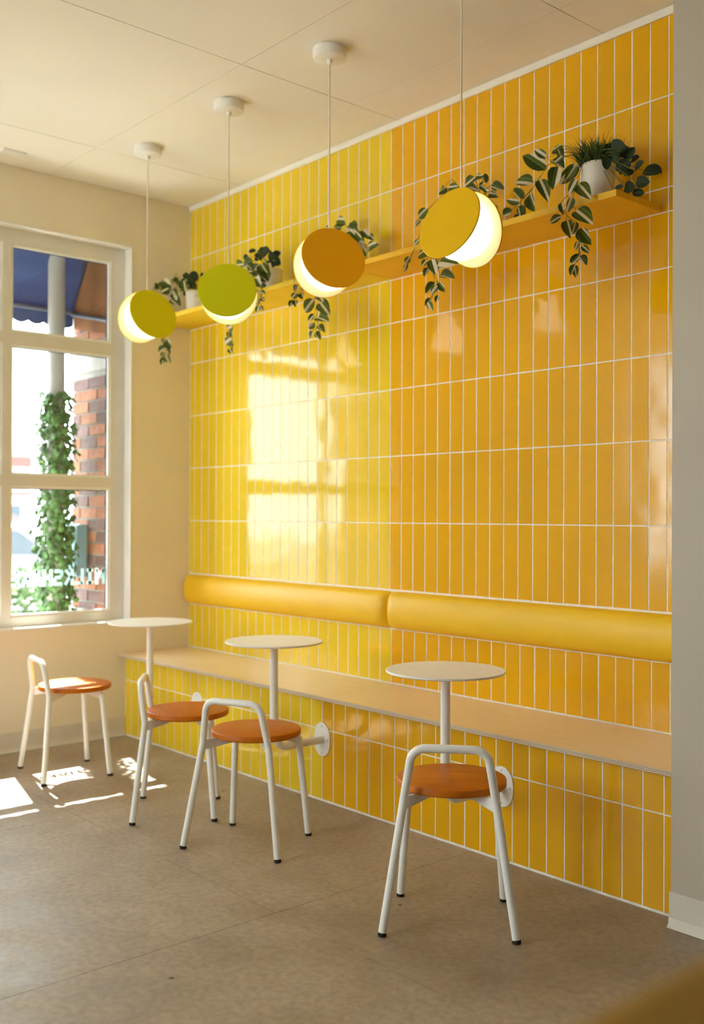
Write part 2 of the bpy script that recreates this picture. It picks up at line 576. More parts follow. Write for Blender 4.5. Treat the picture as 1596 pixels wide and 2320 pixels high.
rows = [(0.468, 0.7175), (ROW0 - ROWH, ROW0), (ROW0, ROW0 + ROWH), (ROW0 + ROWH, ROW0 + 2 * ROWH),
        (ROW0 + 2 * ROWH, ROW0 + 3 * ROWH), (ROW0 + 3 * ROWH, 2.3293), (2.3293, 2.4174),
        (2.4174, ROW0 + 5 * ROWH), (ROW0 + 5 * ROWH, H_CEIL - 0.022)]
todo = []
for ri, (z0, z1) in enumerate(rows):
    sh = 0.012 if ri == 0 else 0.0
    for k, x0, x1 in columns(0.001, 3.56, sh):
        mid = Vector(((x0 + x1) / 2, 0, (z0 + z1) / 2))
        d = mid - CAM
        hidden = x0 > 3.22 or (ri == 6 and x0 < 3.12)
        size = 0 if hidden else (x1 - x0) * (z1 - z0) * abs(d.normalized().y) / d.length_squared
        todo.append((size, ri, k, x0, x1, z0, z1))
todo.sort(reverse=True)
rest = MB()
rng = random.Random(5)
for n, (size, ri, k, x0, x1, z0, z1) in enumerate(todo):
    w, h = x1 - x0 - GR, z1 - z0 - GR
    if w < 0.004: continue
    mat = 'glaze_lemon' if k < 0 else 'glaze_gold'
    cxm, czm = (x0 + x1) / 2, (z0 + z1) / 2
    if n < 300:
        put('tile', tile_mesh(w, h, mat), wall_back, (cxm + rng.uniform(-.0004, .0004), 0.0062 + rng.uniform(-.0002, .0002), czm),
            (max(-.0022, min(.0022, rng.gauss(0, 0.0011))), 0, rng.gauss(0, 0.0048)))
    else:
        me = tile_mesh(w, h, mat)
        b0 = len(rest.v)
        rest.v += [(v.co.x + cxm, v.co.y + 0.0062, v.co.z + czm) for v in me.vertices]
        for pl in me.polygons:
            rest.face([b0 + q for q in pl.vertices], 0 if k < 0 else 1)
o = rest.build('tile_field', ['glaze_lemon', 'glaze_gold'], wall_back)
o['kind'] = 'stuff'

# ---------------------------------------------------------------- plain wall on the right, with its vinyl base
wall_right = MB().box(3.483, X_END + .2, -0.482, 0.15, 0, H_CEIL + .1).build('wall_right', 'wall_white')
tag(wall_right, 'plain off-white wall standing proud at the right of the tiles', 'wall', kind='structure')
bp = [(-0.4822, 0.107), (-0.4860, 0.107), (-0.4868, 0.03), (-0.490, 0.014), (-0.4985, 0.0015), (-0.4822, 0.0015)]
bb = MB().prism(bp, 3.479, X_END, 'yz').build('baseboard_right', 'base_vinyl')
tag(bb, 'pale vinyl cove base at the foot of the right-hand wall', 'baseboard', kind='structure')

# ---------------------------------------------------------------- window wall
Y_R, Z_SILL, Z_HEAD = -0.387, 0.640, 2.752
N_WIN, PANE, MULL, STILE = 2, 0.582, 0.045, 0.090
Y_L = Y_R - STILE - N_WIN * PANE - (N_WIN - 1) * MULL - STILE
wl = MB()
wl.box(-0.2, 0, Y_END - .2, 0.003, 0, Z_SILL)
wl.box(-0.2, 0, Y_END - .2, 0.003, Z_HEAD, H_CEIL + .1)
wl.box(-0.2, 0, Y_R, 0.003, Z_SILL, Z_HEAD)
Y_G0, Y_G1 = -4.95, -6.40                       # window opening added for side light, out of the picture
wl.box(-0.2, 0, Y_G0, Y_L, Z_SILL, Z_HEAD)
wl.box(-0.2, 0, Y_END - .2, Y_G1, Z_SILL, Z_HEAD)
wall_left = wl.build('wall_left', 'wall_cream')
tag(wall_left, 'cream painted wall with the tall storefront window', 'wall', kind='structure')
bl = MB().prism([(0.0, 0.103), (0.0045, 0.103), (0.0055, 0.03), (0.009, 0.014), (0.017, 0.0015), (0.0, 0.0015)], -0.4195, Y_END, 'xz').build('baseboard_left', 'base_vinyl')
tag(bl, 'pale vinyl cove base below the window', 'baseboard', kind='structure')
SF_X0, SF_X1, SF_Z0, SF_Z1, SF_N = 0.3, 2.7, 1.0, 2.9, 2      # unseen glazed front, added behind the viewer for frontal light
wf = MB()
wf.box(-0.2, X_END + .2, Y_END - .2, Y_END, 0, SF_Z0)
wf.box(-0.2, X_END + .2, Y_END - .2, Y_END, SF_Z1, H_CEIL + .1)
wf.box(-0.2, SF_X0, Y_END - .2, Y_END, SF_Z0, SF_Z1)
wf.box(SF_X1, X_END + .2, Y_END - .2, Y_END, SF_Z0, SF_Z1)
tag(wf.build('wall_front', 'wall_tan'), 'tan wall with the glazed street front, behind the viewer', 'wall', kind='structure')
tag(MB().box(X_END, X_END + .2, Y_END, -0.48, 0, H_CEIL + .1).build('wall_side', 'wall_tan'), 'tan wall at the far right end of the room', 'wall', kind='structure')

FX0, FX1, GX = -0.125, -0.072, -0.098          # frame depth, glass plane
RAILS = [(Z_SILL, 0.694), (1.391, 1.446), (2.141, 2.206), (2.671, Z_HEAD)]
def bead(b, y0, y1, z0, z1, t=0.014):
    b.box(GX + 0.003, FX1 - 0.006, y0, y0 + t, z0, z1)
    b.box(GX + 0.003, FX1 - 0.006, y1 - t, y1, z0, z1)
    b.box(GX + 0.003, FX1 - 0.006, y0 + t, y1 - t, z0, z0 + t)
    b.box(GX + 0.003, FX1 - 0.006, y0 + t, y1 - t, z1 - t, z1)
for i in range(N_WIN):
    yr = Y_R - STILE - i * (PANE + MULL)
    yl = yr - PANE
    w = empty('window_%d' % (i + 1), (GX, (yr + yl) / 2, Z_SILL))
    tag(w, ['white three-light window beside the tile wall, lettering on its lowest pane', 'second storefront window, just cut by the left edge of the photo'][min(i, 1)], 'window', kind='structure')
    off = -Vector(w.location)
    fr = MB()
    if i == 0: fr.box(FX0, FX1, yr, Y_R, Z_SILL, Z_HEAD)
    fr.box(FX0, FX1, (yl - MULL) if i < N_WIN - 1 else Y_L, yl, Z_SILL, Z_HEAD)
    for a, c in RAILS:
        fr.box(FX0, FX1, yl, yr, a, c)
    fr.build('frame', 'frame_paint', w, loc=off)
    for (a, c) in ((RAILS[0][1], RAILS[1][0]), (RAILS[1][1], RAILS[2][0]), (RAILS[2][1], RAILS[3][0])):
        pn = MB().box(GX - 0.003, GX + 0.003, yl, yr, a, c).build('pane', 'glass', w, loc=off)
        bd = MB(); bead(bd, yl, yr, a, c)
        bd.build('glazing_bead', 'frame_bead', w, loc=off)
        gk = MB()
        gk.box(GX + 0.0031, GX + 0.006, yl + .014, yl + .019, a + .014, c - .014)
        gk.box(GX + 0.0031, GX + 0.006, yr - .019, yr - .014, a + .014, c - .014)
        gk.box(GX + 0.0031, GX + 0.006, yl + .019, yr - .019, c - .019, c - .014)
        gk.build('gasket', 'gasket', w, loc=off)

# unseen window added on the same wall to bring in more daylight
w = tag(empty('window_5', (GX, (Y_G0 + Y_G1) / 2, Z_SILL)), 'shop window on the window wall, out of the picture on the left', 'window', kind='structure')
hw, hh = (Y_G0 - Y_G1) / 2, Z_HEAD - Z_SILL
MB().box(-.03, .03, -hw, -hw + .06, 0, hh).box(-.03, .03, hw - .06, hw, 0, hh).box(-.03, .03, -.03, .03, 0, hh).box(-.03, .03, -hw + .06, -.03, 0, .06).box(-.03, .03, .03, hw - .06, 0, .06).box(-.03, .03, -hw + .06, -.03, hh - .06, hh).box(-.03, .03, .03, hw - .06, hh - .06, hh).build('frame', 'frame_paint', w)
MB().box(-.003, .003, -hw + .06, -.03, .06, hh - .06).build('pane', 'glass', w)
MB().box(-.003, .003, .03, hw - .06, .06, hh - .06).build('pane', 'glass', w)

# glazed front added behind the viewer, lights the tiles and lamp discs
sw = (SF_X1 - SF_X0) / SF_N
for i in range(SF_N):
    xa = SF_X0 + i * sw
    w = tag(empty('window_%d' % (N_WIN + 1 + i), (xa + sw / 2, Y_END - .1, SF_Z0)), ['street front window nearest the corner, behind the viewer', 'street front window further from the corner, behind the viewer'][i], 'window', kind='structure')
    fr = MB()
    for (p0, p1, q0, q1) in ((0, .05, 0, SF_Z1 - SF_Z0), (sw - .05, sw, 0, SF_Z1 - SF_Z0), (.05, sw - .05, 0, .06), (.05, sw - .05, SF_Z1 - SF_Z0 - .06, SF_Z1 - SF_Z0)):
        fr.box(p0 - sw / 2, p1 - sw / 2, -.03, .03, q0, q1)
    fr.build('frame', 'frame_paint', w)
    MB().box(.05 - sw / 2, sw / 2 - .05, -.003, .003, .06, SF_Z1 - SF_Z0 - .06).build('pane', 'glass', w)

# sill boards in the reveal
sill = MB().box(-0.071, 0.004, Y_L, Y_R, Z_SILL - 0.012, Z_SILL + 0.002).build('trim_2', 'trim_white')
tag(MB().box(-0.071, 0.003, Y_R - 0.003, Y_R + 0.006, Z_SILL + 0.002, Z_HEAD).build('trim_3', 'trim_white'), 'white lining on the side of the window reveal', 'trim', kind='structure')
tag(MB().box(-0.071, 0.003, Y_L, Y_R - 0.003, Z_HEAD - 0.003, Z_HEAD + 0.006).build('trim_4', 'trim_white'), 'white lining along the head of the window reveal', 'trim', kind='structure')
tag(sill, 'white window sill board catching a strip of sunlight', 'sill', kind='structure')

# lettering on the lowest pane, reads from the street
GLY = {
 'M': [((.12, 0), (.12, 1)), ((.12, .95), (.5, .42)), ((.5, .42), (.88, .95)), ((.88, 0), (.88, 1))],
 'I': [((.5, 0), (.5, 1)), ((.15, .11), (.85, .11)), ((.15, .89), (.85, .89))],
 'L': [((.2, 0), (.2, 1)), ((.2, .11), (.95, .11))],
 'K': [((.16, 0), (.16, 1)), ((.16, .42), (.86, .97)), ((.4, .55), (.9, .03))],
 'S': [((.9, .89), (.25, .89)), ((.25, .95), (.12, .72)), ((.12, .72), (.3, .55)), ((.2, .53), (.8, .47)), ((.72, .47), (.88, .28)), ((.88, .28), (.75, .05)), ((.75, .11), (.1, .11))],
 'H': [((.14, 0), (.14, 1)), ((.86, 0), (.86, 1)), ((.14, .5), (.86, .5))],
 'A': [((.1, 0), (.44, 1)), ((.9, 0), (.56, 1)), ((.25, .3), (.75, .3)), ((.38, .9), (.62, .9))],
 'E': [((.18, 0), (.18, 1)), ((.18, .11), (.92, .11)), ((.18, .5), (.85, .5)), ((.18, .89), (.92, .89))]}
sign = tag(empty('window_lettering', (GX - 0.004, -0.775, 0.849)), 'pale MILKSHAKE lettering seen from behind on the lowest window pane', 'lettering')
LW, LH, LP = 0.056, 0.089, 0.0625
for i, ch in enumerate('MILKSHAKE'):
    b = MB()
    y_start = -0.493 - i * LP
    for (a, c) in GLY[ch]:
        p0 = Vector((-a[0] * LW, a[1] * LH)); p1 = Vector((-c[0] * LW, c[1] * LH))
        d = (p1 - p0).normalized(); nrm = Vector((-d.y, d.x)) * 0.0088
        quad = [p0 + nrm, p1 + nrm, p1 - nrm, p0 - nrm]
        b.prism([(q.x, min(max(q.y, 0), LH)) for q in quad], -0.0008, 0.0, 'yz')
    b.build('letter', 'letter_vinyl', sign, loc=(0, y_start + 0.775, 0))

# small plate on the ceiling near the window
cp = tag(empty('ceiling_plate', (0.195, -1.165, H_CEIL)), 'small white louvred plate on the ceiling above the window', 'vent')
MB().box(-0.035, 0.035, -0.06, 0.06, -0.007, 0.0).build('plate', 'trim_white', cp, bevel=0.002)
for k in range(5):
    MB().box(-0.025 + k * 0.011, -0.019 + k * 0.011, -0.05, 0.05, -0.0095, -0.0068).build('louvre', 'frame_bead', cp)

# ================================================================ bench
bench = tag(empty('bench', (1.74, -0.2, 0)), 'long built-in bench with plywood seat on a yellow tiled base', 'bench')
bo = -Vector(bench.location)
bt = MB().box(0.002, 3.482, -0.4685, -0.0005, 0.4475, 0.4655)
bt.mi = [1, 0, 1, 1, 1, 1]
bt.build('seat_board', ['bench_wood', 'ply_edge'], bench, loc=bo, bevel=0.0012)
riser = MB().box(0.002, 3.482, -0.4168, 0.0, 0.0, 0.4470).build('riser', 'grout', bench, loc=bo)
rng = random.Random(9)
for z0, z1 in ((0.006, 0.312), (0.312, 0.4475)):
    for k, x0, x1 in columns(0.004, 3.481, 0.020):
        w, h = x1 - x0 - GR, z1 - z0 - GR
        if w < 0.004: continue
        put('tile', tile_mesh(w, h, 'glaze_lemon' if k < 0 else 'glaze_gold'), riser,
            ((x0 + x1) / 2, -0.4118 + rng.uniform(-.0002, .0002), (z0 + z1) / 2), (max(-.002, min(.002, rng.gauss(0, .001))), 0, rng.gauss(0, .0045)))

# ---------------------------------------------------------------- back bolsters
def bolster(x0, x1, label):
    b = MB()
    zc, hz, dep, le = 0.8065, 0.0855, 0.062, 0.050
    L = x1 - x0
    st = [0, .002, .006, .012, .02, .03, .04, le]
    n_mid = 24
    sx = st + [le + (L - 2 * le) * i / n_mid for i in range(1, n_mid)] + [L - s for s in reversed(st)]
    NS = 20
    for s in sx:
        e = min(s, L - s)
        f = math.sqrt(max(0, 1 - (1 - min(e / le, 1)) ** 2))
        dd, hh = dep * (0.25 + 0.75 * f), hz * (0.93 + 0.07 * f)
        for i in range(NS + 1):
            a = math.pi * i / NS
            ca, sa = math.cos(a), math.sin(a)
            b.v.append((x0 + s, 0.0005 - dd * (abs(sa) ** 0.8), zc + hh * math.copysign(abs(ca) ** 0.9, ca)))
    n = NS + 1
    for i in range(len(sx) - 1):
        for k in range(NS):
            b.face((i * n + k, i * n + k + 1, (i + 1) * n + k + 1, (i + 1) * n + k))
    b.face(range(n)); b.face(reversed(range((len(sx) - 1) * n, len(sx) * n)))
    for i in range(len(sx) - 1):
        b.face((i * n, (i + 1) * n, (i + 1) * n + NS, i * n + NS))
    o = b.build('bolster_cushion', 'vinyl_yellow', None, smooth=True)
    return tag(o, label, 'cushion', 'back cushions on the tile wall')
bolster(0.003, 1.744, 'yellow half-round back cushion reaching the window-wall corner')
bolster(1.746, 3.482, 'golden half-round back cushion ending at the white wall')

# ================================================================ shelf
shelf = tag(empty('wall_shelf', (1.57, -0.138, 2.334)), 'long yellow plank shelf high on the tile wall carrying plants', 'shelf')
so = -Vector(shelf.location)
sx = [0.003, 0.62, 1.455, 1.738, 2.045, 3.142]
for i in range(5):
    MB().box(sx[i] + 0.0006, sx[i + 1] - 0.0006, -0.277 + (0.001 if i % 2 else 0), -0.0005, 2.334 + (0.0012 if i % 2 else 0), 2.358).build(
        'plank', 'shelf_lemon' if i < 3 else 'shelf_gold', shelf, loc=so, bevel=0.0015)

# ================================================================ pendant lamps
BETA, DISC_R, GLOBE_R, DIST, SHIFT, THK = 0.2862, 0.1275, 0.1061, 0.0633, 0.0096, 0.007
import bmesh
def globe_mesh():
    bm = bmesh.new()
    bmesh.ops.create_uvsphere(bm, u_segments=32, v_segments=24, radius=GLOBE_R)
    for sg in (1, -1):
        nrm = Vector((0, sg * math.cos(BETA), math.sin(BETA)))
        bmesh.ops.bisect_plane(bm, geom=bm.verts[:] + bm.edges[:] + bm.faces[:], plane_co=nrm * (DIST - THK), plane_no=nrm, clear_outer=True)
    bmesh.ops.holes_fill(bm, edges=bm.edges[:])
    me = bpy.data.meshes.new('globe')
    bm.to_mesh(me); bm.free()
    me.materials.append(MAT['opal_glow'])
    me.polygons.foreach_set('use_smooth', [True] * len(me.polygons))
    me.set_sharp_from_angle(angle=math.radians(30))
    return me
GLOBE = globe_mesh()
def disc_mesh(sg, mat):
    n = Vector((0, sg * math.cos(BETA), math.sin(BETA)))
    e1 = Vector((1, 0, 0)); e2 = n.cross(e1)
    M = Matrix((e1, e2, n)).transposed()
    down = Vector((0, sg * math.sin(BETA), -math.cos(BETA)))
    c = n * (DIST - THK) + down * SHIFT
    R = DISC_R
    b = MB().lathe([(R - .002, 0), (R, .0018), (R, THK - .0018), (R - .002, THK)], 96, c, M)
    b.mi[-2] = 1                                # inner cap: pale inside face
    return b.mesh('disc', [mat, 'lamp_inner'], smooth=True)
def pendant(pos, yaw_deg, mat, label):
    t = tag(empty('pendant_lamp', (pos[0], pos[1], pos[2]), math.radians(yaw_deg)), label, 'lamp', 'pendant lamps over the bench')
    put('front_disc', disc_mesh(1, mat), t)
    put('rear_disc', disc_mesh(-1, mat), t)
    put('globe', GLOBE, t)
    top = H_CEIL - pos[2]
    MB().tube([(0, 0, GLOBE_R - .002), (0, 0, top - 0.05)], 0.0032, 10).build('cord', 'cord_fabric', t, smooth=True)
    MB().lathe([(0.013, GLOBE_R - .006), (0.013, GLOBE_R + 0.012), (0.004, GLOBE_R + 0.016)], 20).build('cap', 'trim_white', t, smooth=True)
    cn = MB().lathe([(0.058, top - 0.042), (0.0655, top - 0.038), (0.0665, top - 0.002), (0.0655, top - 0.0005)], 48).build('canopy', 'trim_white', t, smooth=True)
    MB().lathe([(0.006, top - 0.060), (0.010, top - 0.058), (0.010, top - 0.0415)], 16).build('cord_grip', 'trim_white', cn, smooth=True)
pendant((0.7062, -0.6913, 2.215), -90.8, 'lamp_lime', 'lime yellow clam-shaped pendant lamp nearest the window')
pendant((1.4289, -0.7030, 2.2085), -128.1, 'lamp_chartreuse', 'lime yellow double-disc pendant lamp, second from the window')
pendant((2.1207, -0.7023, 2.2199), -112.6, 'lamp_amber', 'amber orange double-disc pendant lamp, third from the window')
pendant((2.8136, -0.6991, 2.2103), -176.9, 'lamp_gold', 'golden double-disc pendant lamp nearest the viewer, widest glow')

# ================================================================ wall-mounted tables
def table(x, y, label):
    t = tag(empty('table', (x, -0.418, 0)), label, 'table', 'small round tables on wall arms')
    yy = y + 0.418
    Z = 0.7165
    R = 0.2035
    MB().lathe([(R - .003, Z - .0085), (R, Z - .0065), (R, Z - .0015), (R - .0015, Z)], 96, (0, yy, 0)).build('table_top', 'white_top', t, smooth=True)
    MB().lathe([(0.062, Z - .0145), (0.062, Z - .0086)], 32, (0, yy, 0)).build('mount_plate', 'white_powder', t, smooth=True)
    path = fillet([(0, -0.0045, 0.267), (0, yy, 0.267), (0, yy, Z - .0146)], 0.070, 12)
    MB().tube(path, 0.0165, 24).build('pole', 'white_powder', t, smooth=True)
    pl = MB()
    n, b0 = 48, 0
    for yv, f in ((-0.0005, 1.0), (-0.0035, 1.0), (-0.0048, 0.975)):
        for k in range(n):
            a = 2 * math.pi * k / n
            ca, sa = math.cos(a), math.sin(a)
            pl.v.append((0.0535 * f * math.copysign(abs(ca) ** 0.86, ca), yv, 0.268 + 0.0725 * f * math.copysign(abs(sa) ** 0.92, sa)))
    for i in range(2):
        for k in range(n):
            k2 = (k + 1) % n
            pl.face((i * n + k, (i + 1) * n + k, (i + 1) * n + k2, i * n + k2))
    pl.face(range(2 * n, 3 * n)); pl.face(reversed(range(n)))
    plate = pl.build('wall_plate', 'white_powder', t, smooth=True)
    for (sx_, sz_) in ((0, .058), (0, -.058), (.040, 0), (-.040, 0)):
        M = Matrix(((1, 0, 0), (0, 0, -1), (0, 1, 0)))
        MB().lathe([(0.0035, 0.0), (0.0035, 0.0010), (0.002, 0.0016)], 12, (sx_, -0.0046, 0.268 + sz_), M).build('screw', 'screw_steel', plate, smooth=True)
table(0.752, -0.692, 'white round table closest to the window corner')
table(1.750, -0.682, 'white round table in the middle, behind the pair of stools')
table(2.765, -0.715, 'white round table on the right, behind the nearest stool')

# ================================================================ stools
def make_stool():
    t = empty('stool')
    R, ZS = 0.171, 0.4255
    MB().lathe([(R - .004, ZS - .0235), (R, ZS - .020), (R, ZS - .004), (R - .0015, ZS - .0012), (R - .004, ZS)], 96).build('seat', 'seat_wood', t, smooth=True)
    TR = 0.0128
    bend = Vector((0.1367, -0.163, 0.392)); cor = Vector((0.1107, -0.1865, 0.5523)); foot_b = Vector((0.1969, -0.2053, 0))
    ftop = Vector((0.137, 0.087, 0.388)); foot_f = Vector((0.1673, 0.1196, 0))
    mir = lambda v, s: Vector((v.x * s, v.y, v.z))
    path = fillet([mir(bend, 1), mir(cor, 1), mir(cor, -1), mir(bend, -1)], 0.048, 10)
    MB().tube(path, TR, 18).build('back_hoop', 'white_powder', t, smooth=True)
    for s in (1, -1):
        for top, ft in ((bend, foot_b), (ftop, foot_f)):
            a, b_ = mir(top, s), mir(ft, s)
            d = (b_ - a).normalized()
            end = a + d * ((a.z - 0.011) / -d.z)
            over = 0.010 if top is bend else 0.0
            lg = MB().tube([a - d * over * 0.3, end], TR, 18)
            if top is bend:      # soft knuckle where leg turns into hoop
                lg.lathe([(TR * math.sin(math.pi * k / 10), -TR * math.cos(math.pi * k / 10)) for k in range(1, 10)], 16, a)
            lo = lg.build('leg', 'white_powder', t, smooth=True)
            MB().lathe([(TR * .98, 0.0004), (TR * 1.02, 0.002), (TR * .98, 0.0125)], 18, (end.x + d.x * 0.005, end.y + d.y * 0.005, 0)).build('foot', 'rubber', lo, smooth=True)
            # flat tapered bracket from the leg to under the seat
            inner = Vector((a.x * 0.12, a.y * 0.12, 0))
            outer = Vector((a.x, a.y, 0))
            dirv = (outer - inner).normalized(); nn = Vector((-dirv.y, dirv.x, 0)) * 0.003
            zt = ZS - .0237
            br = MB()
            pr = [(inner, zt - .010), (outer, zt - .040), (outer, zt - .0005), (inner, zt - .0005)]
            br.v = [tuple(q + nn + Vector((0, 0, z))) for q, z in pr] + [tuple(q - nn + Vector((0, 0, z))) for q, z in pr]
            br.face((0, 1, 2, 3)); br.face((7, 6, 5, 4))
            for i in range(4):
                j = (i + 1) % 4
                br.face((i, i + 4, j + 4, j))
            br.build('bracket', 'white_powder', t)
    return t
stools = [(0.5773, -1.0026, -8.2, 'white stool with round wooden seat standing apart under the window, half in sunlight'),
          (1.4862, -0.9350, -35.9, 'white stool with orange wooden seat, left of the close pair'),
          (1.9856, -0.9424, 26.4, 'white stool with orange wooden seat, right of the close pair'),
          (2.9740, -0.9069, 41.7, 'white stool with orange wooden seat nearest the viewer, alone at the right')]
proto = make_stool()
for i, (x, y, a, lab) in enumerate(stools):
    s_ = proto if i == 0 else copy_tree(proto)
    s_.location = (x, y, 0)
    s_.rotation_euler = (0, 0, math.radians(a))
    tag(s_, lab, 'stool', 'white metal stools with wooden seats')

# ================================================================ plants
def leaf_mesh(name, mat, tipw, fold, droop):
    """Unit leaf: length 1 along +y, width 1 across x, pointed tip, folded along its midrib."""
    b = MB()
    N = 9
    for i in range(N + 1):
        t = i / N
        w = 0.5 * max(0.012, (t ** 0.55) * ((1 - t) ** (0.9 - tipw * 0.0 if tipw > 0.3 else 0.6)) / (0.382 if tipw > 0.3 else 0.463))
        z = -droop * (t - 0.35) ** 2
        for k in range(-2, 3):
            f = k / 2
            b.v.append((w * f, t, z + fold * abs(f) * w * 1.2))
    for i in range(N):
        for k in range(4):
            a = i * 5 + k
            b.face((a, a + 1, a + 6, a + 5))
    return b.mesh(name, mat, smooth=True)
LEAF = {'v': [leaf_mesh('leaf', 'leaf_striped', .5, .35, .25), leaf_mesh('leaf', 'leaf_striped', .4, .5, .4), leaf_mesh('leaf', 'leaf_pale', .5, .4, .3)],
        'd': [leaf_mesh('leaf', 'leaf_dark', .1, .25, .35), leaf_mesh('leaf', 'leaf_dark', .25, .3, .2)]}
